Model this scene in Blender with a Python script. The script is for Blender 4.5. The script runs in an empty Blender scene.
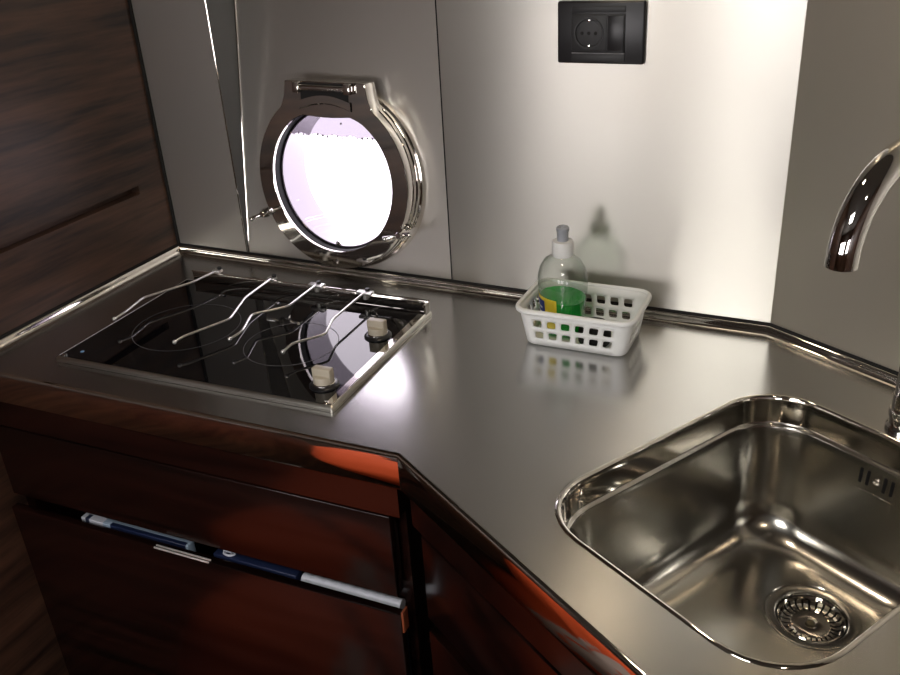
import bpy, bmesh, math, random
from mathutils import Vector, Matrix
random.seed(4)
sc = bpy.context.scene
COL = sc.collection
PI = math.pi
Z0 = 0.90                      # worktop height

# ------------------------------------------------------------------ helpers
def obj(name, bm, m, parent=None, smooth=True, angle=40, mods=()):
    bmesh.ops.recalc_face_normals(bm, faces=bm.faces[:])
    me = bpy.data.meshes.new(name)
    bm.to_mesh(me); bm.free()
    for p in me.polygons: p.use_smooth = smooth
    if smooth: me.set_sharp_from_angle(angle=math.radians(angle))
    o = bpy.data.objects.new(name, me); COL.objects.link(o)
    if not isinstance(m, (list, tuple)): m = [m]
    for x in m: me.materials.append(x)
    if parent is not None: o.parent = parent
    return o

def thing(name, label, cat, loc=(0, 0, 0), rotz=0, group=None):
    o = bpy.data.objects.new(name, None); COL.objects.link(o)
    o.empty_display_size = .02
    o.location = loc; o.rotation_euler = (0, 0, rotz)
    o['label'] = label; o['category'] = cat
    if group: o['group'] = group
    return o

def tag(o, label, cat, group=None):
    o['label'] = label; o['category'] = cat
    if group: o['group'] = group
    return o

def struct(name, bm, m, parent=None, **k):
    o = obj(name, bm, m, parent, **k)
    if parent is None: o['kind'] = 'structure'
    return o

def box(bm, x0, x1, y0, y1, z0, z1, bevel=0, seg=2, mat=None):
    M = mat or Matrix()
    r = bmesh.ops.create_cube(bm, size=1, matrix=M @ Matrix.Translation(((x0+x1)/2, (y0+y1)/2, (z0+z1)/2)) @ Matrix.Diagonal((x1-x0, y1-y0, z1-z0, 1)))
    if bevel:
        es = set()
        for v in r['verts']: es.update(v.link_edges)
        bmesh.ops.bevel(bm, geom=list(es), offset=bevel, segments=seg, affect='EDGES', profile=.5)

def loft(bm, loops, close=True, cap0=False, cap1=False, mat_of=None):
    vs = [[bm.verts.new(p) for p in L] for L in loops]
    n = len(vs[0])
    for i in range(len(vs)-1):
        for k in range(n if close else n-1):
            f = bm.faces.new((vs[i][k], vs[i][(k+1) % n], vs[i+1][(k+1) % n], vs[i+1][k]))
            if mat_of: f.material_index = mat_of(i)
    if cap0: bm.faces.new(vs[0][::-1])
    if cap1: bm.faces.new(vs[-1])
    return vs

def lathe(bm, prof, n=48, M=None, cap0=True, cap1=True, sx=1, sy=1):
    M = M or Matrix()
    loops = [[M @ Vector((r*sx*math.cos(2*PI*k/n), r*sy*math.sin(2*PI*k/n), z)) for k in range(n)] for r, z in prof]
    return loft(bm, loops, True, cap0, cap1)

def tube(bm, pts, r, n=12, caps=True):
    pts = [Vector(p) for p in pts]
    rs = r if isinstance(r, (list, tuple)) else [r]*len(pts)
    loops = []; up = None
    for i, p in enumerate(pts):
        a = pts[max(i-1, 0)]; b = pts[min(i+1, len(pts)-1)]
        t = (b-a).normalized()
        if up is None:
            up = Vector((0, 0, 1)) if abs(t.z) < .9 else Vector((1, 0, 0))
        s = t.cross(up).normalized(); up = s.cross(t).normalized()
        loops.append([p + rs[i]*(math.cos(2*PI*k/n)*s + math.sin(2*PI*k/n)*up) for k in range(n)])
    loft(bm, loops, True, caps, caps)

def bend(pts, rad=.006, seg=4):
    """round the corners of a polyline"""
    pts = [Vector(p) for p in pts]; out = [pts[0]]
    for i in range(1, len(pts)-1):
        a, b, c = pts[i-1], pts[i], pts[i+1]
        d1 = (a-b); d2 = (c-b)
        r = min(rad, d1.length*.45, d2.length*.45)
        p0 = b + d1.normalized()*r; p1 = b + d2.normalized()*r
        for k in range(seg+1):
            t = k/seg
            out.append((1-t)**2*p0 + 2*t*(1-t)*b + t*t*p1)
    out.append(pts[-1]); return out

def rrect(hx, hy, r, n=8):
    r = max(min(r, hx, hy), 1e-4); P = []
    for cx, cy, a0 in ((hx-r, hy-r, 0), (-hx+r, hy-r, PI/2), (-hx+r, -hy+r, PI), (hx-r, -hy+r, 1.5*PI)):
        for k in range(n+1):
            a = a0 + PI/2*k/n
            P.append((cx + r*math.cos(a), cy + r*math.sin(a)))
    return P

def fill_loops(bm, loops):
    """flat face between an outer loop and hole loops (lists of points)"""
    es = []
    for L in loops:
        vs = [bm.verts.new(p) for p in L]
        es += [bm.edges.new((vs[i], vs[(i+1) % len(vs)])) for i in range(len(vs))]
    bmesh.ops.triangle_fill(bm, use_beauty=True, use_dissolve=False, edges=es)

def sweep(bm, path, prof):
    """path: list of (x,y); prof: list of (d,z), d measured to the LEFT of travel; mitred joints"""
    P = [Vector(p) for p in path]; loops = []
    for i, p in enumerate(P):
        ns = []
        if i > 0: t = (P[i]-P[i-1]).normalized(); ns.append(Vector((-t.y, t.x)))
        if i < len(P)-1: t = (P[i+1]-P[i]).normalized(); ns.append(Vector((-t.y, t.x)))
        if len(ns) == 2:
            m = (ns[0]+ns[1]).normalized(); m = m/m.dot(ns[0])
        else: m = ns[0]
        loops.append([(p.x+m.x*d, p.y+m.y*d, z) for d, z in prof])
    loft(bm, loops, False)

# ------------------------------------------------------------------ materials
def nt(name):
    m = bpy.data.materials.new(name); m.use_nodes = True
    return m, m.node_tree, m.node_tree.nodes['Principled BSDF']

def plain(name, col, rough=.5, metal=0, **k):
    m, t, b = nt(name)
    b.inputs['Base Color'].default_value = (*col, 1)
    b.inputs['Roughness'].default_value = rough
    b.inputs['Metallic'].default_value = metal
    for kk, v in k.items(): b.inputs[kk].default_value = v
    return m

def steel(name, col=(.63, .61, .575), rough=.3, aniso=0, tangent=None, grain=None, gs=.03, var=.05, broad=None):
    """brushed steel; grain = scale vector of the brushing noise"""
    m, t, b = nt(name); N, L = t.nodes, t.links
    b.inputs['Metallic'].default_value = 1
    b.inputs['Base Color'].default_value = (*col, 1)
    b.inputs['Roughness'].default_value = rough
    if aniso:
        b.inputs['Anisotropic'].default_value = aniso
        c = N.new('ShaderNodeCombineXYZ')
        for i in range(3): c.inputs[i].default_value = tangent[i]
        L.new(c.outputs[0], b.inputs['Tangent'])
    g = N.new('ShaderNodeNewGeometry')
    if grain:
        mp = N.new('ShaderNodeMapping'); mp.inputs['Scale'].default_value = grain
        L.new(g.outputs['Position'], mp.inputs[0])
        no = N.new('ShaderNodeTexNoise'); no.inputs['Scale'].default_value = 1; no.inputs['Detail'].default_value = 3
        L.new(mp.outputs[0], no.inputs[0])
        bu = N.new('ShaderNodeBump'); bu.inputs['Strength'].default_value = gs; bu.inputs['Distance'].default_value = .001
        L.new(no.outputs[0], bu.inputs['Height']); L.new(bu.outputs[0], b.inputs['Normal'])
    if var:
        n2 = N.new('ShaderNodeTexNoise'); n2.inputs['Scale'].default_value = 6; n2.inputs['Detail'].default_value = 4
        L.new(g.outputs['Position'], n2.inputs[0])
        mr = N.new('ShaderNodeMapRange')
        mr.inputs['To Min'].default_value = rough-var; mr.inputs['To Max'].default_value = rough+var
        L.new(n2.outputs[0], mr.inputs[0]); L.new(mr.outputs[0], b.inputs['Roughness'])
    if broad:                                           # second, wider lobe of the satin finish
        g2 = N.new('ShaderNodeBsdfGlossy'); g2.inputs[0].default_value = (*col, 1); g2.inputs['Roughness'].default_value = broad[1]
        mx = N.new('ShaderNodeMixShader'); mx.inputs[0].default_value = broad[0]
        L.new(b.outputs[0], mx.inputs[1]); L.new(g2.outputs[0], mx.inputs[2])
        L.new(mx.outputs[0], N['Material Output'].inputs[0])
    return m

def wood(name, dark, light, scale, rough=.3, coat=0.0, dist=3.0):
    """striped hardwood, scale stretches the grain"""
    m, t, b = nt(name); N, L = t.nodes, t.links
    g = N.new('ShaderNodeNewGeometry')
    mp = N.new('ShaderNodeMapping'); mp.inputs['Scale'].default_value = scale
    L.new(g.outputs['Position'], mp.inputs[0])
    a = N.new('ShaderNodeTexNoise'); a.inputs['Scale'].default_value = 1; a.inputs['Detail'].default_value = 6; a.inputs['Distortion'].default_value = .4
    L.new(mp.outputs[0], a.inputs[0])
    mp2 = N.new('ShaderNodeMapping'); mp2.inputs['Scale'].default_value = [s*5 for s in scale]
    L.new(g.outputs['Position'], mp2.inputs[0])
    a2 = N.new('ShaderNodeTexNoise'); a2.inputs['Scale'].default_value = 1; a2.inputs['Detail'].default_value = 3
    L.new(mp2.outputs[0], a2.inputs[0])
    mx = N.new('ShaderNodeMath'); mx.operation = 'MULTIPLY_ADD'; mx.inputs[1].default_value = .35
    L.new(a2.outputs[0], mx.inputs[0]); L.new(a.outputs[0], mx.inputs[2])
    cr = N.new('ShaderNodeValToRGB'); e = cr.color_ramp.elements
    e[0].position = .46; e[0].color = (*dark, 1); e[1].position = .88; e[1].color = (*light, 1)
    L.new(mx.outputs[0], cr.inputs[0]); L.new(cr.outputs[0], b.inputs['Base Color'])
    b.inputs['Roughness'].default_value = rough
    if coat:
        b.inputs['Coat Weight'].default_value = coat; b.inputs['Coat Roughness'].default_value = .12
    return m

VZ = (0, 0, 1)
S_WALL = steel('steel_wall', (.60, .582, .532), .30, .91, VZ, (900, 900, 25), .05, .04, (.16, .6))
S_HULL = steel('steel_hull_panel', (.72, .695, .655), .31, .91, VZ, (900, 900, 25), .05, .04, (.58, .58))
S_RIGHT = steel('steel_right_panel', (.72, .69, .60), .32, .9, VZ, (900, 900, 25), .05, .04, (.55, .60))
S_TOP = steel('steel_worktop', (.545, .54, .53), .22, 0, None, (25, 900, 900), .05)
S_POL = steel('steel_polished', (.78, .75, .70), .06, var=.0)
S_SATIN = steel('steel_satin_basin', (.50, .485, .45), .18, 0, None, (300, 300, 300), .02)
S_MATT = steel('steel_matt', (.6, .58, .54), .3, var=.02)
S_WIRE = plain('bright_wire', (.88, .87, .85), .34, 1)
CHROME = plain('chrome', (.86, .85, .83), .04, 1)
W_WALL = wood('wood_bulkhead', (.016, .009, .007), (.105, .052, .031), (2, 3, 42), .45)
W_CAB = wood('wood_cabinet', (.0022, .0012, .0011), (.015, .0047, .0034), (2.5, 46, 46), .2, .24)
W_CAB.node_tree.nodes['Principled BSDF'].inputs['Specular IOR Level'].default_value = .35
W_FAR = wood('wood_opposite', (.025, .012, .008), (.13, .065, .036), (7, 7, 1.2), .4)
W_FLOOR = wood('wood_floor', (.012, .007, .005), (.05, .028, .016), (2, 22, 2), .4)
DARK = plain('dark_recess', (.006, .005, .005), .8)
BLACKP = plain('black_plastic', (.012, .012, .014), .32)
BLACKM = plain('black_matt_plastic', (.02, .021, .023), .5)
RUBBER = plain('black_rubber', (.006, .006, .007), .6, **{'Specular IOR Level': .25})
GLASSC = plain('black_ceramic_glass', (.003, .003, .004), .025, **{'IOR': 1.6})
CREAM = plain('cream_headliner', (.09, .08, .066), .8)
BEIGE = plain('beige_knob_plastic', (.50, .45, .36), .35)
WHITEP = plain('white_basket_plastic', (.90, .92, .91), .38)
WHITEC = plain('white_cap_plastic', (.82, .83, .82), .35)
GREYP = plain('grey_nozzle_plastic', (.36, .38, .42), .35)
PRINT = plain('grey_print', (.10, .10, .11), .4)
ORANGE = plain('orange_fabric', (.95, .13, .035), .75)
WHITEF = plain('pale_fabric', (.62, .50, .48), .8)
NAVY = plain('navy_wrap', (.012, .02, .06), .4)
PAPER = plain('white_paper', (.62, .64, .72), .6)
LBLUE = plain('pale_blue_print', (.35, .45, .58), .5)
YELLOW = plain('yellow_label', (.80, .62, .04), .4)
BLUEL = plain('blue_label', (.02, .05, .30), .4)
BRASS = plain('orange_wood_edge', (.30, .075, .03), .4)

def see_through(name, tint, rough, base, edge=None):
    """thin clear plastic or pane: transparent with a Fresnel gloss"""
    m = bpy.data.materials.new(name); m.use_nodes = True
    t = m.node_tree; N, L = t.nodes, t.links; N.clear()
    out = N.new('ShaderNodeOutputMaterial'); mix = N.new('ShaderNodeMixShader')
    tr = N.new('ShaderNodeBsdfTransparent'); tr.inputs[0].default_value = (*tint, 1)
    if edge:                                            # looking along the wall one sees through more plastic
        lw0 = N.new('ShaderNodeLayerWeight'); lw0.inputs[0].default_value = .5
        p0 = N.new('ShaderNodeMath'); p0.operation = 'POWER'; p0.inputs[1].default_value = 2.2
        m0 = N.new('ShaderNodeMix'); m0.data_type = 'RGBA'
        m0.inputs[6].default_value = (*tint, 1); m0.inputs[7].default_value = (*edge, 1)
        L.new(lw0.outputs['Facing'], p0.inputs[0]); L.new(p0.outputs[0], m0.inputs[0]); L.new(m0.outputs[2], tr.inputs[0])
    gl = N.new('ShaderNodeBsdfGlossy'); gl.inputs[0].default_value = (1, 1, 1, 1); gl.inputs['Roughness'].default_value = rough
    lw = N.new('ShaderNodeLayerWeight'); lw.inputs[0].default_value = .5
    pw = N.new('ShaderNodeMath'); pw.operation = 'POWER'; pw.inputs[1].default_value = 2.5
    L.new(lw.outputs['Facing'], pw.inputs[0])
    ad = N.new('ShaderNodeMath'); ad.operation = 'MULTIPLY_ADD'; ad.inputs[1].default_value = .5; ad.inputs[2].default_value = base
    L.new(pw.outputs[0], ad.inputs[0]); L.new(ad.outputs[0], mix.inputs[0])
    L.new(tr.outputs[0], mix.inputs[1]); L.new(gl.outputs[0], mix.inputs[2]); L.new(mix.outputs[0], out.inputs[0])
    return m
CLEARP = see_through('clear_bottle_plastic', (.92, .94, .92), .06, .05, (.45, .50, .46))
BAND_TINT = see_through('tinted_glass', (.23, .215, .24), .02, .03)
PANE = see_through('porthole_pane', (.96, .95, .97), .01, .03)
LIQ, _t, _b = nt('green_liquid')
_b.inputs['Base Color'].default_value = (.05, .70, .13, 1); _b.inputs['Roughness'].default_value = .08
_b.inputs['Transmission Weight'].default_value = .6; _b.inputs['IOR'].default_value = 1.33
_b.inputs['Subsurface Weight'].default_value = .4; _b.inputs['Subsurface Radius'].default_value = (.01, .03, .01)

# ------------------------------------------------------------------ plan of the galley (metres)
E1 = Vector((.8615, -.5077)); E2 = Vector((.5077, .8615))      # along / across the angled right wall
def uv(u, v, z=0): 
    p = E1*u + E2*v; return Vector((p.x, p.y, z))
CORNER = Vector((-1.175, 1.250)); HULL0 = Vector((-1.008, 1.2455)); SEAM = Vector((-.588, 1.2350)); BEND = Vector((-.083, 1.2216))
RW_END = BEND + E1*1.40
F0 = Vector((-1.175, .7536)); F1 = Vector((-.4495, .7631)); FD = Vector((.84, -.5425)).normalized(); F2 = F1 + FD
LEFT = -1.175; CEIL = 1.95; BACK_Y = -2.0; BULK_Y = -.12; SAL_X = -2.6; RIGHT_X = RW_END.x

def wall_slab(name, a, b, z0, z1, m, thick=.03, side=1):
    a, b = Vector(a), Vector(b); t = (b-a).normalized(); n = Vector((-t.y, t.x))*thick*side
    bm = bmesh.new()
    loft(bm, [[(p.x, p.y, z) for p in (a, b, b+n, a+n)] for z in (z0, z1)], True, True, True)
    return struct(name, bm, m, smooth=False)

wall_slab('wall_back', SEAM, BEND, 0, CEIL, S_WALL)
wall_slab('wall_back_corner', CORNER, HULL0-Vector((.003, 0)), 0, CEIL, S_HULL)
wall_slab('wall_right', BEND, RW_END, 0, CEIL, S_RIGHT)
wall_slab('wall_starboard', RW_END, Vector((RIGHT_X, BACK_Y)), 0, CEIL, W_FAR)
# far side of the saloon with two hull windows and a third added for its light
WINS = [(-1.78, -1.12), (-.92, -.30), (.42, 1.0)]; WZ0, WZ1 = .78, 1.42  # last window unseen, added to brighten the bulkhead mirrored in the porthole ring
bm = bmesh.new(); xs = [SAL_X] + [v for w_ in WINS for v in w_] + [RIGHT_X]
for k in range(0, len(xs), 2): box(bm, xs[k], xs[k+1], BACK_Y-.03, BACK_Y, 0, CEIL)
for a, b in WINS:
    box(bm, a, b, BACK_Y-.03, BACK_Y, 0, WZ0); box(bm, a, b, BACK_Y-.03, BACK_Y, WZ1, CEIL)
struct('wall_opposite', bm, W_FAR, smooth=False)
for k, (wa, wb) in enumerate(WINS):
    bm = bmesh.new()
    for a, b, c, d_ in ((wa-.03, wb+.03, WZ0-.03, WZ0), (wa-.03, wb+.03, WZ1, WZ1+.03), (wa-.03, wa, WZ0, WZ1), (wb, wb+.03, WZ0, WZ1)):
        box(bm, a, b, BACK_Y-.01, BACK_Y+.015, c, d_)
    struct('window_%d' % (k+1), bm, W_FAR, smooth=False)
wall_slab('wall_saloon_end', Vector((SAL_X, BACK_Y)), Vector((SAL_X, BULK_Y)), 0, CEIL, W_FAR)
wall_slab('wall_bulkhead', Vector((SAL_X, BULK_Y)), Vector((LEFT-.02, BULK_Y)), 0, CEIL, W_FAR)

# wooden bulkhead on the left, with the long dark finger slot
bm = bmesh.new()
g0y, g1y = BULK_Y+.05, 1.178
gz = lambda y: Z0+.1395
def quad(bm, pts): bm.faces.new([bm.verts.new(p) for p in pts])
X = LEFT
quad(bm, [(X, BULK_Y, 0), (X, 1.25, 0), (X, 1.25, Z0+.136), (X, BULK_Y, Z0+.136)])
quad(bm, [(X, BULK_Y, Z0+.151), (X, 1.25, Z0+.151), (X, 1.25, CEIL), (X, BULK_Y, CEIL)])
quad(bm, [(X, g1y, Z0+.136), (X, 1.25, Z0+.136), (X, 1.25, Z0+.151), (X, g1y, Z0+.151)])
quad(bm, [(X, BULK_Y, Z0+.136), (X, g0y, Z0+.136), (X, g0y, Z0+.151), (X, BULK_Y, Z0+.151)])
d = .018
quad(bm, [(X-d, g0y, Z0+.136), (X-d, g1y, Z0+.136), (X-d, g1y, Z0+.151), (X-d, g0y, Z0+.151)])
quad(bm, [(X, g0y, Z0+.136), (X, g1y, Z0+.136), (X-d, g1y, Z0+.136), (X-d, g0y, Z0+.136)])
quad(bm, [(X, g0y, Z0+.151), (X, g1y, Z0+.151), (X-d, g1y, Z0+.151), (X-d, g0y, Z0+.151)])
quad(bm, [(X, g1y, Z0+.136), (X, g1y, Z0+.151), (X-d, g1y, Z0+.151), (X-d, g1y, Z0+.136)])
quad(bm, [(X, g0y, Z0+.136), (X, g0y, Z0+.151), (X-d, g0y, Z0+.151), (X-d, g0y, Z0+.136)])
quad(bm, [(X-.03, BULK_Y, 0), (X-.03, 1.25, 0), (X-.03, 1.25, CEIL), (X-.03, BULK_Y, CEIL)])
quad(bm, [(X-.03, BULK_Y, 0), (X, BULK_Y, 0), (X, BULK_Y, CEIL), (X-.03, BULK_Y, CEIL)])
bmesh.ops.remove_doubles(bm, verts=bm.verts[:], dist=1e-5)
struct('wall_left', bm, W_WALL, smooth=False)
# narrow dark strip where bulkhead and steel meet
bm = bmesh.new(); box(bm, LEFT, LEFT+.004, 1.2445, 1.2505, Z0, CEIL); struct('trim_1', bm, DARK, smooth=False)

# hull panel with the porthole, leaning outboard on its left side
PC = Vector((-.781, 0, Z0+.174)); PR = .128          # cut-out in the panel
def hull_y(x, z):
    s = (x-HULL0.x)/(SEAM.x-HULL0.x)
    y = HULL0.y + (SEAM.y-HULL0.y)*s
    return y + max(0, z-Z0)*.165*max(0, 1-s)
bm = bmesh.new()
NA = 96; x0, x1, z0, z1 = HULL0.x, SEAM.x, Z0-.001, CEIL
angs = [2*PI*k/NA for k in range(NA)]
for cx, cz in ((x0, z0), (x1, z0), (x1, z1), (x0, z1)):
    a = math.atan2(cz-PC.z, cx-PC.x) % (2*PI)
    k = min(range(len(angs)), key=lambda i: min(abs(angs[i]-a), 2*PI-abs(angs[i]-a))); angs[k] = a
loops = []
for s in [0, .04, .1, .2, .35, .5, .65, .8, .9, 1]:
    L = []
    for a in angs:
        c, si = math.cos(a), math.sin(a)
        tx = ((x1 if c > 0 else x0)-PC.x)/c if abs(c) > 1e-6 else 1e9
        tz = ((z1 if si > 0 else z0)-PC.z)/si if abs(si) > 1e-6 else 1e9
        r = PR + (min(tx, tz)-PR)*s
        x, z = PC.x+r*c, PC.z+r*si
        L.append((x, hull_y(x, z), z))
    loops.append(L)
loft(bm, loops)
struct('wall_hull', bm, S_HULL, angle=60)
bm = bmesh.new()                                      # wedge-shaped return beside the corner panel
ws = [Z0-.001 + (CEIL-Z0)*k/8 for k in range(9)]
loft(bm, [[(HULL0.x-.0005, HULL0.y-.001, z), (HULL0.x, hull_y(HULL0.x, z)+.001, z)] for z in ws], False)
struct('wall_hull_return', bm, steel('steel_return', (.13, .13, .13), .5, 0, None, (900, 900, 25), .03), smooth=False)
wall_slab('wall_back_lower', HULL0, SEAM, 0, Z0-.001, S_HULL)
# outer hull skin around the porthole opening keeps the daylight outside
OUT_Y = 1.335
bm = bmesh.new()
Ls = []
for s in (0, 1):
    L = []
    for k in range(64):
        a = 2*PI*k/64; c, si = math.cos(a), math.sin(a)
        r = PR*1.0 if s == 0 else min(.75/abs(c) if abs(c) > 1e-6 else 9, .85/abs(si) if abs(si) > 1e-6 else 9)
        x, z = PC.x+r*c, PC.z+r*si
        L.append((x, hull_y(max(x, HULL0.x), min(z, CEIL))+.036+.02*s, z))
    Ls.append(L)
loft(bm, Ls); struct('wall_outer_hull', bm, plain('white_hull_paint', (.8, .8, .82), .4), smooth=False)

bm = bmesh.new(); box(bm, SAL_X-.05, RIGHT_X+.05, BACK_Y-.05, 1.5, -.04, 0); struct('floor', bm, W_FLOOR, smooth=False)
# ceiling with a rectangular deck hatch
HX0, HX1, HY0, HY1 = -.62, -.20, -.74, -.16
bm = bmesh.new()
for a, b, c, d_ in ((SAL_X-.05, HX0, BACK_Y-.05, 1.5), (HX1, RIGHT_X+.05, BACK_Y-.05, 1.5), (HX0, HX1, BACK_Y-.05, HY0), (HX0, HX1, HY1, 1.5)):
    box(bm, a, b, c, d_, CEIL, CEIL+.03)
struct('ceiling', bm, CREAM, smooth=False)

# trim between the steel sheets: thin joint lines
def joint(name, p, w=.0016, m=DARK, off=.0012):
    bm = bmesh.new(); box(bm, p.x-w/2, p.x+w/2, p.y-off, p.y+.002, Z0+.012, CEIL); return struct(name, bm, m, smooth=False)
joint('trim_2', SEAM)
# folded polished edges either side of the wedge
bm = bmesh.new(); tube(bm, [(HULL0.x-.0015, HULL0.y-.0005, Z0+.012), (HULL0.x-.0015, HULL0.y-.0005, CEIL-.005)], .0013, 8); struct('trim_3', bm, S_POL)
bm = bmesh.new(); tube(bm, [(HULL0.x+.001, hull_y(HULL0.x, z)-.0008, z) for z in (Z0+.012, 1.2, 1.5, CEIL-.01)], .0013, 8); struct('trim_4', bm, S_POL)

# ------------------------------------------------------------------ sink frame and worktop
SC_U, SC_V, SHX, SHY, SR = -.441, .6895, .161, .2005, .076
def srect(inset, z):
    return [uv(SC_U+x, SC_V+y, Z0+z) for x, y in rrect(SHX-inset, SHY-inset, SR-inset*.45)]
top = thing('worktop', 'brushed stainless steel worktop running from the bulkhead round to the angled sink run', 'worktop', (0, 0, 0))
kv = BEND.dot(E2)
nF = Vector((-FD.y, FD.x))
wall_pt = F2 + nF*((kv-F2.dot(E2))/nF.dot(E2))
outer = [F0, F1, F2, wall_pt, BEND, SEAM, HULL0, CORNER]
ins = .005
def inset_poly(P, ds):
    n = len(P); out = []
    for i in range(n):
        a, b, c = P[i-1], P[i], P[(i+1) % n]
        t1 = (b-a).normalized(); t2 = (c-b).normalized()
        n1 = Vector((-t1.y, t1.x)); n2 = Vector((-t2.y, t2.x))
        d1, d2 = ds[i-1], ds[i]
        det = n1.x*n2.y-n1.y*n2.x
        if abs(det) < .02: out.append(b+n1*max(d1, d2)); continue
        # intersection of the two shifted lines
        r1 = n1.dot(b)+d1; r2 = n2.dot(b)+d2
        out.append(Vector(((r1*n2.y-r2*n1.y)/det, (n1.x*r2-n2.x*r1)/det)))
    return out
edge_in = inset_poly(outer, [ins, ins, 0, .012, .012, .012, .012, .016])
bm = bmesh.new()
fill_loops(bm, [[(p.x, p.y, Z0) for p in edge_in], [p for p in srect(-.0008, 0)]])
obj('steel_top', bm, S_TOP, top, smooth=False)
# rounded front edge with polished fascia
bm = bmesh.new()
prof = [(ins, 0)] + [(ins-ins*math.sin(a), -ins+ins*math.cos(a)) for a in [PI/2*k/6 for k in range(1, 7)]] + [(0, -.012), (0, -.0495), (.0008, -.051), (.03, -.051)]
sweep(bm, [F0, F1, F2], [(d_, Z0+z) for d_, z in prof])
obj('front_fascia', bm, S_POL, top, angle=30)
bm = bmesh.new()
prof = [(.012, 0), (.0095, .0006), (.0075, .002), (.0064, .0045), (.006, .008), (.0056, .0105), (.0044, .0122), (.003, .0126), (.0016, .012), (.0014, .006)]
path = [wall_pt, BEND, SEAM, HULL0, CORNER]
sweep(bm, path, [(d_, Z0+z) for d_, z in prof])
obj('upstand', bm, S_POL, top, angle=60)
bm = bmesh.new()
prof = [(.016, 0), (.0125, .001), (.0095, .0032), (.0075, .0065), (.006, .010), (.004, .0122), (.0022, .0125), (.001, .0118), (.001, .004)]
sweep(bm, [CORNER, F0], [(d_, Z0+z) for d_, z in prof])
obj('upstand', bm, S_POL, top, angle=60)
bm = bmesh.new()                                       # dark strip painting in the shadow of the gap behind the upstand
sweep(bm, [wall_pt, BEND, SEAM, HULL0, CORNER, F0], [(.0018, Z0+.004), (.0018, Z0+.0155), (.0004, Z0+.0165), (.0004, Z0+.004)])
obj('gap_shade', bm, DARK, top, angle=30)

# ------------------------------------------------------------------ sink
sink = thing('sink', 'square stainless steel sink bowl with rounded corners set into the worktop', 'sink', (0, 0, 0))
rim_prof = [(-.0035, .0003), (-.0026, .0013), (-.0012, .0019), (.0004, .0018), (.0016, .0008), (.0024, -.0014), (.003, -.005), (.0036, -.012), (.0050, -.034)]
bm = bmesh.new(); loft(bm, [srect(i, z) for i, z in rim_prof]); obj('rim', bm, S_POL, sink, angle=60)
b_prof = [(.0050, -.034), (.0053, -.0355), (.0066, -.0368), (.0080, -.0378), (.0088, -.0400), (.0098, -.050), (.015, -.10), (.020, -.14), (.024, -.157), (.031, -.170), (.041, -.180), (.053, -.1865), (.066, -.1895), (.075, -.190)]
bm = bmesh.new(); loft(bm, [srect(i, z) for i, z in b_prof])
DR = uv(-.4236, .765, Z0-.190)
fill_loops(bm, [srect(.075, -.190), [(DR.x+.0545*math.cos(2*PI*k/64), DR.y+.0545*math.sin(2*PI*k/64), DR.z) for k in range(64)]])
bmesh.ops.remove_doubles(bm, verts=bm.verts[:], dist=1e-5)
obj('bowl', bm, S_SATIN, sink, angle=40)
bm = bmesh.new()
MD = Matrix.Translation(DR)
lathe(bm, [(.0545, 0), (.0535, -.0012), (.0525, -.0012), (.0515, .0003), (.043, .0004), (.0405, -.0008), (.039, -.004), (.0382, -.012), (.036, -.03)], 64, MD, False, False)
drain = obj('drain', bm, S_SATIN, sink, angle=35)
bm = bmesh.new(); lathe(bm, [(.0375, -.020), (.036, -.034)], 48, MD, True, True); obj('drain_well', bm, DARK, drain)
bm = bmesh.new()
lathe(bm, [(.0378, -.0035), (.0368, -.0025), (.0355, -.004), (.0352, -.007)], 64, MD, False, False)
NS = 26
for k in range(NS):
    a0 = 2*PI*(k+.15)/NS; a1 = 2*PI*(k+.85)/NS
    def pp(r, a, z): return (DR.x+r*math.cos(a), DR.y+r*math.sin(a), DR.z+z)
    loft(bm, [[pp(.036, a0, -.006), pp(.036, a1, -.006)], [pp(.033, a0, -.0115), pp(.033, a1, -.0115)], [pp(.028, a0, -.0135), pp(.028, a1, -.0135)], [pp(.0215, a0, -.012), pp(.0215, a1, -.012)]], False)
lathe(bm, [(.0225, -.0125), (.0215, -.0112), (.015, -.0108), (.006, -.011), (.004, -.012)], 48, MD, False, True)
strainer = obj('strainer', bm, S_POL, drain, angle=35)
bm = bmesh.new(); lathe(bm, [(.0052, -.0112), (.0052, -.0095), (.0035, -.0085)], 6, MD, True, True); obj('strainer_knob', bm, plain('dull_brass', (.14, .12, .08), .4, 1), strainer)
# overflow on the rear wall of the bowl
bv = SC_V+SHY
def ovbox(bm, u0, u1, z0, z1, dv0=.0255, dv1=.018, bev=.0012):
    M = Matrix(((E1.x, E2.x, 0, 0), (E1.y, E2.y, 0, 0), (0, 0, 1, Z0), (0, 0, 0, 1)))
    lean = Matrix.Translation((0, bv-.0100, -.052)) @ Matrix.Rotation(math.atan(-.105), 4, 'X') @ Matrix.Translation((0, -(bv-.0100), .052))
    box(bm, u0, u1, bv-0.0124, bv-0.0094, z0, z1, bev, 2, M @ lean)
OU = -.4356
ov = sink
for du in (-.0195, -.0105, .0105, .0195):
    bm = bmesh.new()
    M = Matrix(((E1.x, E2.x, 0, 0), (E1.y, E2.y, 0, 0), (0, 0, 1, Z0), (0, 0, 0, 1)))
    lean = Matrix.Translation((0, bv-.0100, -.052)) @ Matrix.Rotation(math.atan(-.105), 4, 'X') @ Matrix.Translation((0, -(bv-.0100), .052))
    box(bm, OU+du-.0022, OU+du+.0022, bv-.0108, bv-.0085, -.068, -.048, .0010, 2, M @ lean)
    obj('overflow_slot', bm, RUBBER, ov)
bm = bmesh.new()
c = uv(OU, bv-.0106, Z0-.058)
MS = Matrix.Translation(c) @ Matrix.Rotation(math.atan2(E2.y, E2.x)-PI/2, 4, 'Z') @ Matrix.Rotation(PI/2, 4, 'X')
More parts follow.
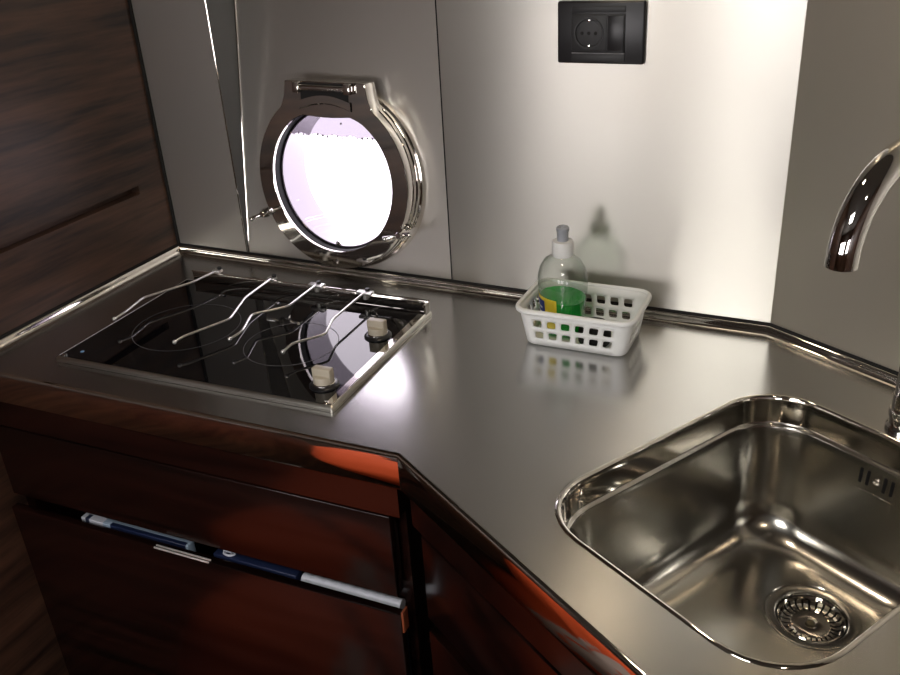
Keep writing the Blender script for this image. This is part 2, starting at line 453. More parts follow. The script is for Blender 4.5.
lathe(bm, [(.0042, -.002), (.0042, .0008), (.003, .0016)], 20, MS, True, True); obj('screw', bm, S_POL, ov)
bm = bmesh.new(); 
lean = Matrix.Translation((0, bv-.0100, -.052)) @ Matrix.Rotation(math.atan(-.105), 4, 'X') @ Matrix.Translation((0, -(bv-.0100), .052))
box(bm, OU-.024, OU+.024, bv-.0112, bv-.0085, -.088, -.075, .0004, 1, M @ lean); obj('stamped_plate', bm, S_SATIN, sink)

# ------------------------------------------------------------------ faucet
FU = -.437
tap = thing('faucet', 'tall chrome gooseneck kitchen tap behind the sink', 'faucet', uv(FU, .9185, Z0+.0004))
rot = math.atan2(E1.y, E1.x)
tap.rotation_euler = (0, 0, rot)
bm = bmesh.new(); lathe(bm, [(.0188, 0), (.0188, .004), (.0162, .007)], 40); obj('base_flange', bm, CHROME, tap)
bm = bmesh.new(); lathe(bm, [(.0158, .006), (.0158, .045)], 40); lathe(bm, [(.0172, .016), (.0178, .018), (.0178, .024), (.0172, .026)], 40); obj('body', bm, CHROME, tap)
R_ = .0895; zc = .258
pts = [(0, 0, .045), (0, 0, .12), (0, 0, .2), (0, 0, zc)] + [(0, -R_+R_*math.cos(a), zc+R_*math.sin(a)) for a in [PI*k/28 for k in range(1, 29)]] + [(0, -2*R_, zc-.004)]
bm = bmesh.new(); tube(bm, pts, .0150, 32, caps=False)
obj('spout', bm, CHROME, tap)
bm = bmesh.new(); lathe(bm, [(.0150, zc-.0042), (.0128, zc-.0046), (.0122, zc-.002), (.0122, zc+.004)], 32, Matrix.Translation((0, -2*R_, 0)), False, True); obj('aerator', bm, S_MATT, tap, angle=30)
bm = bmesh.new(); tube(bm, [(.0155, 0, .034), (.03, 0, .036), (.075, -.012, .052)], [.006, .0055, .004], 14); obj('lever', bm, CHROME, tap)

# ------------------------------------------------------------------ hob
HA = math.radians(1.0)
hob = thing('ceramic_hob', 'black glass two-zone hob in a stainless frame with four wire pot holders', 'hob', (-.812, .9715, Z0+.0004), HA)
HW, HD = .2385, .1555          # half sizes
bm = bmesh.new()
loft(bm, [[(x, y, z) for x, y in rrect(HW-i, HD-i, .004, 3)] for i, z in ((0, 0), (0, .0045), (.0008, .0056), (.0030, .0078), (.0036, .0082), (.0044, .0082), (.0046, .0076))], True, False, False)
obj('frame', bm, S_MATT, hob, angle=30)
bm = bmesh.new(); fill_loops(bm, [[(x, y, .0078) for x, y in rrect(HW-.0046, HD-.0046, .002, 2)]]); obj('glass_plate', bm, GLASSC, hob, smooth=False)
def ring(name, cx, cy, r, w=.0012):
    bm = bmesh.new()
    loft(bm, [[(cx+q*math.cos(2*PI*k/72), cy+q*math.sin(2*PI*k/72), .0081) for k in range(72)] for q in (r-w/2, r+w/2)])
    obj(name, bm, PRINT, hob)
ring('cooking_zone_ring', -.108, -.010, .083)
ring('cooking_zone_ring', .085, -.012, .070)
for x, y in ((-HW+.0135, -HD+.0075), (HW-.0135, -HD+.0075)):
    bm = bmesh.new(); lathe(bm, [(.0036, .0085), (.0036, .0098), (.0025, .0106)], 16, Matrix.Translation((x, y, 0)), False, True); obj('screw', bm, CHROME, hob)
bm = bmesh.new(); lathe(bm, [(.003, .0079), (.003, .0083)], 16, Matrix.Translation((-HW+.03, -HD+.026, 0)), False, True); obj('indicator_lamp', bm, plain('blue_lens', (.25, .45, .75), .1), hob)
# rear rail
RY = HD-.006
bm = bmesh.new()
box(bm, -HW+.022, HW-.002, RY-.002, RY+.002, .006, .026, .0008, 2)
tube(bm, [(-HW+.020, RY, .0265), (HW-.002, RY, .0265)], .0016, 10)
box(bm, HW-.005, HW-.002, RY-.014, RY, .006, .024, .0006, 1)
box(bm, HW-.0150, HW-.0046, -HD+.0046, RY-.014, .0077, .0088, .0004, 1)
obj('rear_rail', bm, S_POL, hob, angle=30)
# control knobs with round skirts
for x, y in ((.198, .049), (.197, -.106)):
    bm = bmesh.new(); lathe(bm, [(.0205, .0079), (.0205, .0095), (.019, .011), (.0145, .0115)], 40, Matrix.Translation((x, y, 0)), False, True)
    kn = obj('control_knob', bm, BLACKP, hob)
    bm = bmesh.new()
    lathe(bm, [(.0142, .010), (.0142, .022), (.0134, .0238), (.006, .0242)], 40, Matrix.Translation((x, y, 0)), False, True)
    box(bm, x-.0140, x+.0140, y-.0062, y+.0062, .016, .0345, .0018, 3)
    obj('grip', bm, BEIGE, kn)
    bm = bmesh.new(); lathe(bm, [(.0143, .0105), (.0150, .0112), (.0150, .0130), (.0143, .0137)], 40, Matrix.Translation((x, y, 0)), False, False); obj('chrome_band', bm, CHROME, kn)
# wire pot holders, world plan points -> hob local
Mi = (Matrix.Translation(hob.location) @ Matrix.Rotation(HA, 4, 'Z')).inverted()
RODS = [[(-.983, 1.124), (-.992, 1.066), (-1.0292, .9892), (-1.018, .938), (-1.0207, .914)],
        [(-.869, 1.123), (-.8638, 1.040), (-.838, .965), (-.868, .893), (-.8727, .879)],
        [(-.780, 1.121), (-.777, 1.032), (-.815, .990), (-.793, .935), (-.7993, .913)],
        [(-.687, 1.118), (-.684, 1.012), (-.668, .965), (-.698, .925), (-.6997, .903)]]
for i, P in enumerate(RODS):
    ph = []
    for j, (x, y) in enumerate(P):
        q = Mi @ Vector((x, y, Z0+.0305-(.003 if j == len(P)-1 else 0))); ph.append(q)
    bm = bmesh.new(); tube(bm, bend(ph, .008, 4), .0019, 10)
    bmesh.ops.create_uvsphere(bm, u_segments=10, v_segments=8, radius=.0034, matrix=Matrix.Translation(ph[-1]))
    rod = obj('pot_holder', bm, S_WIRE, hob)
    c = ph[0]; w = .007 if i < 2 else .0135
    bm = bmesh.new(); box(bm, c.x-w, c.x+w, c.y-.006, c.y+.006, .0265, .0315, .001, 2)
    tube(bm, [(c.x, c.y, .018), (c.x, c.y, .030)], .004, 12)
    obj('clamp', bm, S_WIRE, rod)
    bm = bmesh.new(); lathe(bm, [(.0038, .0315), (.0042, .033), (.0036, .0355)], 14, Matrix.Translation((c.x+.003, c.y+.003, 0)), True, True); obj('clamp_screw', bm, BLACKP, rod)

# ------------------------------------------------------------------ porthole
YF = hull_y(PC.x, PC.z)-.002
pn = Matrix.Rotation(math.radians(-3.8), 4, 'Z') @ Matrix.Rotation(math.radians(-4.5), 4, 'X')
port = thing('porthole', 'round polished steel opening porthole in the hull panel above the hob', 'porthole', (PC.x, YF, PC.z))
port.matrix_world = Matrix.Translation((PC.x, YF, PC.z)) @ pn
YM = Matrix.Rotation(PI/2, 4, 'X')      # lathe axis z -> -y (towards the room)
def plathe(prof, n=96, cap0=False, cap1=False):
    bm = bmesh.new(); lathe(bm, prof, n, YM, cap0, cap1); return bm
obj('mounting_flange', plathe([(.1285, -.006), (.1555, -.006), (.1555, .007), (.1535, .011), (.1505, .012), (.1495, .018), (.128, .018)]), S_POL, port, angle=30)
# sleeve through the hull
obj('sleeve', plathe([(.1185, .0265), (.1145, .0265), (.1135, .025), (.1135, -.034), (.116, -.042), (.135, -.044)]), plain('sleeve_polished', (.22, .205, .225), .2, 1), port, angle=30)
obj('gasket', plathe([(.124, .0255), (.124, .0405), (.1178, .0405), (.1174, .039), (.1174, .0262)]), RUBBER, port, angle=30)
# hinged glass frame: round ring with a flat hinge lug on top
def outline(r, hw, hz):
    """circle with a flat-topped hinge lug; returns points going round from the right"""
    a0 = math.radians(52); P = []
    for k in range(72):
        a = PI-a0 + (PI+2*a0)*k/72
        P.append((r*math.cos(a), r*math.sin(a)))
    c = (r*math.cos(a0), r*math.sin(a0)); side = [c, (hw+.0085, hz-.034), (hw+.0045, hz-.024), (hw+.002, hz-.012), (hw, hz-.001)]
    P += side + [(hw-.002-2*(hw-.002)*k/20, hz) for k in range(21)] + [(-x, z) for x, z in side[::-1][:-1]]
    return P
def at_d(P, d): return [(x, -d, z) for x, z in P]
o_ = outline(.1475, .077, .160); 
def inset2(P, d):
    n = len(P); Q = []
    for i in range(n):
        a, b, c = Vector(P[i-1]), Vector(P[i]), Vector(P[(i+1) % n])
        t1 = (b-a).normalized(); t2 = (c-b).normalized()
        n1 = Vector((-t1.y, t1.x)); m = (n1+Vector((-t2.y, t2.x))).normalized()
        q = b+m*(d/max(.4, m.dot(n1))); Q.append((q.x, q.y))
    return Q
o1 = inset2(o_, .0006); o2 = inset2(o_, .0014); o3 = inset2(o_, .0024)
bm = bmesh.new()
hole = []
for x, z in o_:
    a = math.atan2(z, x); r = .1182; x, z = r*math.cos(a), r*math.sin(a)
    if z > .098: z = .098 + (z-.098)*.75 - .009*max(0, 1-(x/.045)**2)      # frame dips below the hinge
    hole.append((x, z))
h1 = [(x*1.006, z*1.006) for x, z in hole]; h2 = [(x*1.016, z*1.016) for x, z in hole]
loft(bm, [at_d(o_, .019), at_d(o_, .023), at_d(o1, .0245), at_d(o1, .0265), at_d(o_, .028), at_d(o_, .043), at_d(o1, .0460), at_d(o2, .0465), at_d(o3, .0465), at_d(h2, .0465), at_d(h1, .0465), at_d(hole, .0460), at_d(hole, .0410)])
frame = obj('glass_frame', bm, S_POL, port, angle=28)
bm = bmesh.new(); lathe(bm, [(.1235, .024), (.1235, .028)], 64, YM, True, True); obj('pane', bm, PANE, port)
# droplets / tinted line across the top of the pane
# hinge
bm = bmesh.new()
tube(bm, [(-.045, -.050, .1500), (.045, -.050, .1500)], .0050, 16); hg = obj('hinge_pin', bm, CHROME, port)
for sg in (-1, 1):
    bm = bmesh.new(); box(bm, sg*.049-.006, sg*.049+.006, -.057, -.045, .1420, .1590, .0015, 2)
    obj('hinge_knuckle', bm, S_POL, port)
bm = bmesh.new(); box(bm, -.046, .046, -.0475, -.0455, .131, .158, .0004, 1); obj('hinge_recess', bm, DARK, port)
bm = bmesh.new()                                       # arched shield below the recess
P = [(-.050 + .100*k/20, .129 + .010*math.sin(PI*k/20)) for k in range(21)]
loft(bm, [[(x, -.0462, z-.014) for x, z in P], [(x, -.0490, z-.012) for x, z in P], [(x, -.0490, z) for x, z in P], [(x, -.0462, z+.001) for x, z in P]], False)
obj('hinge_shield', bm, S_POL, port)
bm = bmesh.new()                                       # tinted band across the top of the pane, with drops hanging from it
P = [(-.097+.194*k/60, 0.073 - .0022*abs(math.sin(k*1.7))-.0015*math.sin(k*.6)) for k in range(61)]
zt = lambda x: math.sqrt(max(.1225**2-x*x, 0))
loft(bm, [[(x, -.0235, z) for x, z in P], [(x, -.0235, max(zt(x), z+.001)) for x, z in P]], False)
top_band = obj('tinted_band', bm, BAND_TINT, port)
bm = bmesh.new()
for k in range(1, 60, 3):
    x, z = P[k]; rr = .0012+.0010*random.random()
    bmesh.ops.create_uvsphere(bm, u_segments=8, v_segments=6, radius=rr, matrix=Matrix.Translation((x, -.0232, z-.001)))
bmesh.ops.create_uvsphere(bm, u_segments=8, v_segments=6, radius=.0018, matrix=Matrix.Translation((.012, -.0232, .092)))
o = obj('water_drops', bm, plain('water_drops', (.3, .27, .3), .05), top_band); o['kind'] = 'stuff'
# two swing bolts with wing nuts
def dog(ang, turn):
    a = math.radians(ang); c = Vector((.143*math.cos(a), -.048, .143*math.sin(a))); rd = Vector((math.cos(a), 0, math.sin(a)))
    bm = bmesh.new()
    tube(bm, [c-rd*.004+Vector((0, .036, 0)), c+rd*.014+Vector((0, .030, 0))], .008, 16)
    tube(bm, [c+rd*.010+Vector((0, .030, 0)), c+rd*.010+Vector((0, -.010, 0))], .0035, 12)
    b = obj('swing_bolt', bm, CHROME, port)
    c2 = c+rd*.010
    bm = bmesh.new()
    MM = Matrix.Translation(c2) @ YM
    lathe(bm, [(.0095, -.001), (.0098, .002), (.0075, .006), (.0065, .012), (.0045, .0145)], 24, MM, True, True)
    t = Vector((math.cos(math.radians(turn)), 0, math.sin(math.radians(turn))))
    for s in (-1, 1):
        q = [c2+Vector((0, -.006, 0))+t*s*.004, c2+Vector((0, -.010, 0))+t*s*.014, c2+Vector((0, -.016, 0))+t*s*.024]
        tube(bm, q, [.0042, .0036, .0042], 12)
        bmesh.ops.create_uvsphere(bm, u_segments=12, v_segments=8, radius=.0044, matrix=Matrix.Translation(q[-1]))
    obj('wing_nut', bm, CHROME, b)
dog(205, 25); dog(-28, 15)
for zz, yy in ((-.136, -.0465), (-.1075, -.034)):
    bm = bmesh.new(); lathe(bm, [(.0048, 0), (.0048, .0025), (.003, .004)], 16, Matrix.Translation((0, yy, zz)) @ YM, True, True); obj('screw', bm, CHROME, port)

# ------------------------------------------------------------------ socket on the back wall
wt = (BEND-SEAM).normalized(); wang = math.atan2(wt.y, wt.x)
def wallpt(x): return SEAM.y+(x-SEAM.x)*wt.y/wt.x
sx = -.3395; 
sock = thing('power_socket', 'black three-module power socket plate high on the steel back wall', 'socket', (sx, wallpt(sx), Z0+.4115), wang)
def face_box(bm, x0, x1, z0, z1, d0, d1, bev=.001, seg=2): box(bm, x0, x1, -d1, -d0, z0, z1, bev, seg)
bm = bmesh.new(); face_box(bm, -.0605, .0605, -.0405, .0405, 0, .008, .003, 3); obj('cover_plate', bm, BLACKP, sock)
bm = bmesh.new()
face_box(bm, -.0395, .0345, -.0255, .0245, .0078, .0105, .0012)
ins_ = obj('module_frame', bm, BLACKM, sock)
bm = bmesh.new(); face_box(bm, .0115, .0335, -.0225, .0225, .0100, .0120, .0008); obj('blank_module', bm, BLACKP, ins_)
bm = bmesh.new(); face_box(bm, -.0385, .0095, -.0225, .0225, .0100, .0115, .0008)
lathe(bm, [(.0205, .0112), (.0205, .0135), (.0185, .0135), (.0175, .0118)], 40, Matrix.Translation((-.0145, 0, 0)) @ YM, False, False)
outl = obj('socket_insert', bm, BLACKM, ins_)
for dx in (-.0095, 0, .0095):
    bm = bmesh.new(); lathe(bm, [(.0024, .0114), (.0024, .0118)], 14, Matrix.Translation((-.0145+dx, 0, 0)) @ YM, True, True); obj('pin_hole', bm, DARK, outl)
for zz in (.0165, -.0165):
    bm = bmesh.new(); face_box(bm, -.0165, -.0125, zz-.002, zz+.002, .0112, .0128, .0004); obj('earth_contact', bm, CHROME, outl)
bm = bmesh.new(); face_box(bm, -.0395, .0345, .0262, .0345, .0078, .0098, .001); obj('cover_strip', bm, BLACKM, sock)
bm = bmesh.new(); face_box(bm, -.0395, .0345, -.0375, -.0272, .0078, .0098, .001); obj('cover_strip', bm, BLACKM, sock)
bm = bmesh.new(); face_box(bm, -.0395, .0345, -.0268, -.0258, .0078, .0104, .0002, 1); obj('bright_edge', bm, plain('grey_edge', (.22, .22, .23), .3), sock)

# ------------------------------------------------------------------ plastic basket
BK = (-.3305, 1.1275, Z0+.0006); BKA = math.radians(-.6)
bask = thing('plastic_basket', 'small white plastic basket with square holes on the worktop by the wall', 'basket', BK, BKA)
B0 = (.0735, .0475, .016); B1 = (.0835, .0575, .020); BH = .058
def bk_pt(edge, s, z):
    """edge 0 front,1 right,2 back,3 left; s -1..1 over the straight part"""
    t = z/BH; hx = B0[0]+(B1[0]-B0[0])*t; hy = B0[1]+(B1[1]-B0[1])*t; r = B0[2]+(B1[2]-B0[2])*t
    if edge == 0: return Vector((s*(hx-r), -hy, z))
    if edge == 1: return Vector((hx, s*(hy-r), z))
    if edge == 2: return Vector((-s*(hx-r), hy, z))
    return Vector((-hx, -s*(hy-r), z))
bm = bmesh.new()
NZ = [.004, .030, .052]
def cell(edge, s0, s1, z0, z1, hole):
    n = 6
    sq = []
    for k in range(n): sq.append((s0+(s1-s0)*k/n, z0))
    for k in range(n): sq.append((s1, z0+(z1-z0)*k/n))
    for k in range(n): sq.append((s1+(s0-s1)*k/n, z1))
    for k in range(n): sq.append((s0, z1+(z0-z1)*k/n))
    outer_ = [bm.verts.new(bk_pt(edge, s, z)) for s, z in sq]
    if not hole: 
        bm.faces.new(outer_); return
    cs, cz = (s0+s1)/2, (z0+z1)/2; ws, wz = (s1-s0)/2*hole[0], (z1-z0)/2*hole[1]
    inn = []
    for s, z in sq:
        a = (s-cs)/((s1-s0)/2); b = (z-cz)/((z1-z0)/2)
        # square -> superellipse
        q = (abs(a)**5+abs(b)**5)**(1/5)
        inn.append(bm.verts.new(bk_pt(edge, cs+a/q*ws+ b*ws*.12, cz+b/q*wz)))
    for k in range(len(sq)):
        kk = (k+1) % len(sq); bm.faces.new((outer_[k], outer_[kk], inn[kk], inn[k]))
ZR = [.010, .0285, .0475]
for e in range(4):
    nc = 6 if e in (0, 2) else 4
    for c in range(nc):
        s0, s1 = -1+2*c/nc, -1+2*(c+1)/nc
        for r in range(2): cell(e, s0, s1, ZR[r], ZR[r+1], (.62, .62))
    # plain bands below and above
    for c in range(nc*6):
        s0, s1 = -1+2*c/(nc*6), -1+2*(c+1)/(nc*6)
        for za, zb in ((.003, ZR[0]), (ZR[2], BH)):
            bm.faces.new([bm.verts.new(bk_pt(e, s, z)) for s, z in ((s0, za), (s1, za), (s1, zb), (s0, zb))])
def bk_loop(z, grow=0):
    t = z/BH; hx = B0[0]+(B1[0]-B0[0])*t+grow; hy = B0[1]+(B1[1]-B0[1])*t+grow; r = B0[2]+(B1[2]-B0[2])*t+grow
    return hx, hy, r
zs = [.003, ZR[0]]+[ZR[0]+(ZR[1]-ZR[0])*k/6 for k in range(1, 6)]+[ZR[1]]+[ZR[1]+(ZR[2]-ZR[1])*k/6 for k in range(1, 6)]+[ZR[2], BH]
for q in range(4):                                     # rounded corners
    rows = []
    for z in zs:
        hx, hy, r = bk_loop(z); cx = (hx-r)*(1 if q in (0, 3) else -1); cy = (hy-r)*(1 if q in (0, 1) else -1)
        rows.append([(cx+r*math.cos(q*PI/2+PI/2*k/8), cy+r*math.sin(q*PI/2+PI/2*k/8), z) for k in range(9)])
    loft(bm, rows, False)
# floor with rounded foot
n_ = 8
L0 = [(x, y, .003) for x, y in rrect(*bk_loop(.003)[:2], bk_loop(.003)[2], n_)]
L1 = [(x, y, .0008) for x, y in rrect(B0[0]-.002, B0[1]-.002, B0[2]-.002, n_)]
L2 = [(x, y, 0) for x, y in rrect(B0[0]-.006, B0[1]-.006, B0[2]-.006, n_)]
loft(bm, [L0, L1, L2], True, False, True)
bmesh.ops.remove_doubles(bm, verts=bm.verts[:], dist=2e-5)
o = obj('basket_body', bm, WHITEP, bask, angle=50)
md = o.modifiers.new('s', 'SOLIDIFY'); md.thickness = .0016; md.offset = -1
bm = bmesh.new()
def rl(grow, z):
    hx, hy, r = bk_loop(BH, grow); return [(x, y, z) for x, y in rrect(hx, hy, r, 8)]
loft(bm, [rl(-.0018, .0555), rl(-.002, .0585), rl(-.001, .0605), rl(.0015, .0612), rl(.004, .0600), rl(.0048, .0575), rl(.0044, .0545), rl(.003, .0535), rl(.0008, .0545)])
obj('rolled_rim', bm, WHITEP, bask, angle=60)

# ------------------------------------------------------------------ washing-up bottle
bot = thing('soap_bottle', 'clear squeeze bottle half full of green washing-up liquid standing in the white basket', 'bottle', (-.3655, 1.1385, Z0+.0035), math.radians(-38))
BP = [(.0305, .0245, 0), (.035, .0285, .002), (.0365, .0300, .006), (.0370, .0305, .02), (.0372, .0308, .04), (.0392, .0328, .060), (.0405, .0338, .075), (.0402, .0334, .086), (.0368, .0310, .098), (.0290, .0250, .109), (.0195, .0180, .115), (.0135, .0135, .118), (.0120, .0120, .121), (.0120, .0120, .126)]
def ell(rx, ry, z, n=56, g=0): return [((rx+g)*math.cos(2*PI*k/n), (ry+g)*math.sin(2*PI*k/n), z) for k in range(n)]
bm = bmesh.new(); loft(bm, [ell(*p) for p in BP], True, True, False); obj('bottle_shell', bm, CLEARP, bot, angle=60)
bm = bmesh.new()
lv = [p for p in BP if p[2] <= .042]+[(.0384, .0320, .054)]
loft(bm, [ell(a, b, max(z, .001), g=-.0009) for a, b, z in lv], True, True, True); obj('liquid', bm, LIQ, bot, angle=50)
bm = bmesh.new(); lathe(bm, [(.0148, .117), (.0154, .119), (.0154, .136), (.0145, .139), (.0095, .1395)], 40); 
cap = obj('screw_cap', bm, WHITEC, bot, angle=35)
bm = bmesh.new(); lathe(bm, [(.0082, .139), (.0080, .152), (.0092, .154), (.0092, .158), (.0078, .1598), (.004, .160), (.003, .162), (.0015, .1625)], 32); obj('nozzle', bm, GREYP, cap, angle=35)
def patch(name, a0, a1, z0, z1, m, parent, g, n=20):
    bm = bmesh.new()
    def rr(z):
        for p, q in zip(BP, BP[1:]):
            if p[2] <= z <= q[2]:
                t = (z-p[2])/(q[2]-p[2]); return p[0]+(q[0]-p[0])*t, p[1]+(q[1]-p[1])*t
    rows = []
    for j in range(9):
        z = z0+(z1-z0)*j/8; rx, ry = rr(z)
        rows.append([((rx+g)*math.cos(a0+(a1-a0)*k/n), (ry+g)*math.sin(a0+(a1-a0)*k/n), z) for k in range(n+1)])
    loft(bm, rows, False); return obj(name, bm, m, parent, angle=60)
D2 = math.radians
lab = patch('label', D2(222), D2(306), .010, .060, YELLOW, bot, .0004)
lb = patch('label_panel', D2(218), D2(272), .022, .054, BLUEL, lab, .0008)
for z in (.040, .032):
    patch('label_stripe', D2(226), D2(262), z, z+.003, WHITEC, lab, .0011)
patch('label_lemon', D2(276), D2(300), .014, .040, plain('lemon_print', (.86, .74, .12), .4), lab, .0007)

# black rubber stopper lying in the basket
st = thing('rubber_stopper', 'round black rubber plug lying in the white basket beside the bottle', 'plug', (-.309, 1.1105, Z0+.0036))
bm = bmesh.new(); lathe(bm, [(.021, 0), (.023, .004), (.0235, .014), (.022, .026), (.017, .032), (.008, .0345)], 40); obj('stopper_body', bm, RUBBER, st, angle=40)

# ------------------------------------------------------------------ stove cabinet
cab = thing('hob_cabinet', 'dark mahogany cabinet below the hob with one drawer and a pulled-out bin front', 'cabinet', (0, 0, 0))
dirF = (F1-F0).normalized(); nFr = Vector((-dirF.y, dirF.x))
MF = Matrix(((dirF.x, nFr.x, 0, F0.x), (dirF.y, nFr.y, 0, F0.y), (0, 0, 1, 0), (0, 0, 0, 1)))   # x along the front, y into the cabinet
WF = (F1-F0).length
bm = bmesh.new()
box(bm, .001, WF-.008, .006, .44, Z0-.0995, Z0-.0515, 0, 1, MF)      # dark recessed rail
obj('top_rail', bm, W_CAB, cab, smooth=False)
bm = bmesh.new()
for a, b in ((.001, .02), (WF-.036, WF-.012)):
    box(bm, a, b, .030, .45, .08, Z0-.100, 0, 1, MF)
box(bm, .02, WF-.036, .43, .45, .08, Z0-.1, 0, 1, MF)
box(bm, .02, WF-.036, .030, .43, .08, .10, 0, 1, MF)
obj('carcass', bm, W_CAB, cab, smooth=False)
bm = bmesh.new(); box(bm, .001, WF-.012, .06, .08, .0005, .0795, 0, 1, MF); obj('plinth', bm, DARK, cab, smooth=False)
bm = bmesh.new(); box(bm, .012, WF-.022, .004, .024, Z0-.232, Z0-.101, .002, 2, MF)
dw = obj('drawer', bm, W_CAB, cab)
# lower bin front pulled out and tilted a little
MT = MF
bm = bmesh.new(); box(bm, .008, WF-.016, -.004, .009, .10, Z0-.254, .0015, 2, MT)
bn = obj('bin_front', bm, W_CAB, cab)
bm = bmesh.new(); box(bm, WF-.0158, WF-.0128, -.003, .011, Z0-.285, Z0-.250, .0006, 1, MT); obj('bin_edging', bm, BRASS, bn)
bm = bmesh.new(); box(bm, .022, WF-.040, .0095, .025, .106, .116, 0, 1, MT); obj('bin_tray', bm, W_CAB, bn, smooth=False)
for yy in (-.0065, -.0015):
    bm = bmesh.new(); box(bm, .302, .402, yy-.0012, yy+.0012, Z0-.2535, Z0-.2510, .0006, 2, MT); obj('latch_bar', bm, plain('bright_bar', (.8, .79, .77), .35, .4), bn)
# what shows in the gap
def lay(name, x0, x1, y0, y1, z0, z1, m, label, cat, bev=.002):
    bm = bmesh.new(); box(bm, x0, x1, y0, y1, z0, z1, bev, 2, MF); o = obj(name, bm, m); tag(o, label, cat); return o
ZT = Z0-.262
mg = lay('printed_packet', .141, .349, .012, .028, .118, ZT+.010, LBLUE, 'pale blue and white printed packet at the left of the open bin', 'packet')
bm = bmesh.new(); box(bm, .1415, .185, .0115, .0285, ZT-.03, ZT+.0106, .0005, 1, MF); obj('white_end', bm, PAPER, mg)
bm = bmesh.new(); box(bm, .150, .158, .0112, .022, ZT-.02, ZT+.0110, .0005, 1, MF); obj('dark_print', bm, NAVY, mg)
bm = bmesh.new(); box(bm, .20, .345, .0112, .0185, ZT-.03, ZT+.0108, .0005, 1, MF); obj('navy_band', bm, NAVY, mg)
nv = lay('navy_packet', .395, .538, .012, .028, .118, ZT+.010, NAVY, 'navy blue packet with a small white swirl in the middle of the open bin', 'packet')
bm = bmesh.new(); tube(bm, [MF @ Vector((.418+.012*math.cos(a)*(.4+.6*a/9), .0195+.006*math.sin(a)*(.4+.6*a/9), ZT+.0108)) for a in [k*.5 for k in range(19)]], .0018, 8); obj('swirl', bm, PAPER, nv)
lay('storage_carton', .542, .700, .012, .028, .118, ZT-.0085, NAVY, 'dark carton under the white paper roll in the open bin', 'carton')
bm = bmesh.new(); N_ = 60
tube(bm, [MF @ Vector((.545+.155*k/N_, .0205, ZT+.0012)) for k in range(N_+1)], [.0088+.0005*math.sin(k*.95) for k in range(N_+1)], 20)
tag(obj('paper_roll', bm, PAPER), 'white ribbed paper roll at the right end of the open bin', 'roll')

# ------------------------------------------------------------------ sink cabinet
MG = Matrix(((FD.x, nF.x, 0, F1.x), (FD.y, nF.y, 0, F1.y), (0, 0, 1, 0), (0, 0, 0, 1)))
cb2 = thing('sink_cabinet', 'dark mahogany cabinet below the sink, angled beside the hob cabinet', 'cabinet', (0, 0, 0))
bm = bmesh.new(); box(bm, .012, .98, .006, .045, Z0-.0995, Z0-.0515, 0, 1, MG); obj('top_rail', bm, W_CAB, cb2, smooth=False)
bm = bmesh.new()
box(bm, .008, .030, .030, .10, .08, Z0-.100, 0, 1, MG); box(bm, .96, .98, .030, .40, .08, Z0-.100, 0, 1, MG)
box(bm, .030, .96, .030, .40, .08, .10, 0, 1, MG); obj('carcass', bm, W_CAB, cb2, smooth=False)
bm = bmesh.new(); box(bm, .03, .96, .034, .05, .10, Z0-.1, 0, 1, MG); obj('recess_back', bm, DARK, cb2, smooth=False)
bm = bmesh.new(); box(bm, .030, .98, .06, .08, .0005, .0795, 0, 1, MG); obj('plinth', bm, DARK, cb2, smooth=False)
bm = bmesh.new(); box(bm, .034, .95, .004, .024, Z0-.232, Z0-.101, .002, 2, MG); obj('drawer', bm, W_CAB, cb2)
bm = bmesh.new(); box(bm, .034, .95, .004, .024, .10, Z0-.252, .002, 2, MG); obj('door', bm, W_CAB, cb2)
bm = bmesh.new(); box(bm, .016, .026, .012, .030, Z0-.305, Z0-.275, .002, 2, MG); tube(bm, [MG @ Vector((.021, .010, Z0-.29)), MG @ Vector((.021, .022, Z0-.29))], .006, 14)
obj('latch', bm, CHROME, cb2)

# ------------------------------------------------------------------ orange jacket on the floor behind the viewer's left (seen mirrored in the polished fascia)
jk = thing('orange_jacket', 'bulky orange jacket lying on the floor, mirrored in the polished worktop fascia', 'jacket', (-.83, .205, 0))
bm = bmesh.new()
bmesh.ops.create_icosphere(bm, subdivisions=5, radius=1)
from mathutils import noise
for v in bm.verts:
    p = v.co.copy()
    n1 = noise.noise(p*1.6+Vector((3, 1, 7)))*.16+noise.noise(p*4)*.05
    q = Vector((math.copysign(abs(p.x)**.65, p.x)*.315, math.copysign(abs(p.y)**.5, p.y)*.47, max(0, p.z)**.6*.40 if p.z > 0 else 0))*(1+n1*.45)
    q.z = max(q.z, .001); v.co = q
bm.normal_update()
def cover(name, test, m, off):
    """a strip sewn onto the jacket: the body's faces inside a region, lifted off by off"""
    nb = bmesh.new(); vm = {}
    for f_ in bm.faces:
        if test(f_.calc_center_median()):
            vs = []
            for v in f_.verts:
                if v not in vm: vm[v] = nb.verts.new(v.co+v.normal*off)
                vs.append(vm[v])
            nb.faces.new(vs)
    return lambda parent: obj(name, nb, m, parent, angle=180)
c1 = cover('pale_patch', lambda p: p.x > .17 and p.y > .22 and p.z > .12 and (p.x*40+p.z*14) % 2 > .45, WHITEF, .004)
c2 = cover('dark_strap', lambda p: abs(.82*(p.x+.02)-.57*(p.y+.22)) < .028 and p.z > .04, RUBBER, .005)
jb = obj('jacket_body', bm, ORANGE, jk, angle=180)
c1(jk); c2(jk)

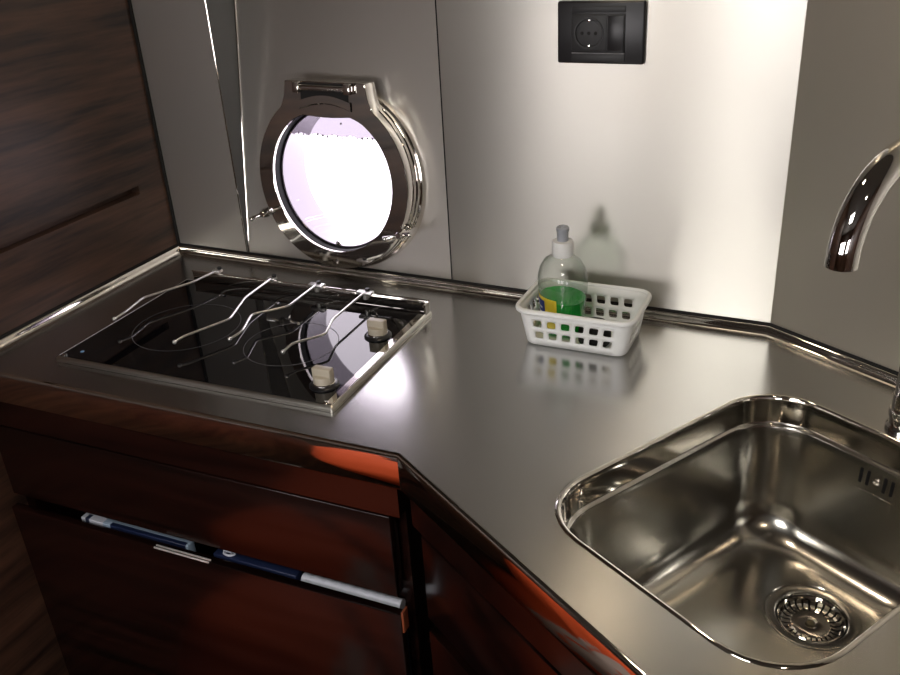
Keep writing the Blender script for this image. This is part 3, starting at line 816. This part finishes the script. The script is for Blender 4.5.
# ------------------------------------------------------------------ camera, light, world
F_PX = 890
cam_d = bpy.data.cameras.new('camera'); cam = bpy.data.objects.new('camera', cam_d); COL.objects.link(cam)
a_, b_, c_ = .4513735, .46185238, -.06253878
f = Vector((-math.sin(a_)*math.cos(b_), math.cos(a_)*math.cos(b_), -math.sin(b_)))
r = f.cross(Vector((0, 0, 1))).normalized(); u = r.cross(f)
r2 = math.cos(c_)*r + math.sin(c_)*u; u2 = -math.sin(c_)*r + math.cos(c_)*u
M = Matrix((( r2.x, u2.x, -f.x, 0), (r2.y, u2.y, -f.y, 0), (r2.z, u2.z, -f.z, Z0+.59), (0, 0, 0, 1)))
cam.matrix_world = M
cam_d.sensor_width = 36; cam_d.lens = F_PX/900*36; cam_d.clip_start = .01
sc.camera = cam

def area(name, loc, size, energy, col, rot=(0, 0, 0), sy=None, spread=180):
    l = bpy.data.lights.new(name, 'AREA'); l.energy = energy; l.color = col
    l.shape = 'RECTANGLE'; l.size = size; l.size_y = sy or size; l.spread = math.radians(spread)
    o = bpy.data.objects.new(name, l); COL.objects.link(o); o.location = loc; o.rotation_euler = rot
    return o
area('hatch_daylight', ((HX0+HX1)/2, (HY0+HY1)/2, CEIL+.015), HX1-HX0, 13, (1, .975, .92), sy=HY1-HY0)
for wa, wb in WINS:  # daylight of the two windows and of the added third
    area('saloon_window_daylight', ((wa+wb)/2, BACK_Y-.005, (WZ0+WZ1)/2), wb-wa, (5.6 if wa < -1 else 4.2) if wa < 0 else 2.0, (1, .96, .87), (PI/2, 0, 0), WZ1-WZ0)
for x, y, e in ((-.45, .88, 1.4), (.36, .15, 1.0)):     # small unseen ceiling spots, added to warm the right panel
    l = area('added_spot', (x, y, CEIL-.012), .07, e, (1, .80, .58)); l.data.shape = 'DISK'
    bm = bmesh.new(); lathe(bm, [(.036, -.001), (.040, -.012), (.046, -.012), (.048, -.001)], 32, Matrix.Translation((x, y, CEIL)), False, False)
    struct('added_spot_ring', bm, CHROME)
bm = bmesh.new(); box(bm, HX0-.05, HX1+.05, HY0-.05, HY1+.05, CEIL+.031, CEIL+.05); struct('ceiling_hatch_lid', bm, CREAM, smooth=False)

w = bpy.data.worlds.new('sky'); sc.world = w; w.use_nodes = True
bg = w.node_tree.nodes['Background']; bg.inputs[0].default_value = (1, .93, 1, 1); bg.inputs[1].default_value = 5.0
pl = area('porthole_portal', (PC.x, OUT_Y+.01, PC.z), .25, 1, (1, 1, 1), (math.radians(-90), 0, 0)); pl.data.cycles.is_portal = True

vs = sc.view_settings
vs.view_transform = 'Standard'; vs.look = 'None'; vs.gamma = 1; vs.exposure = 0; vs.use_curve_mapping = False
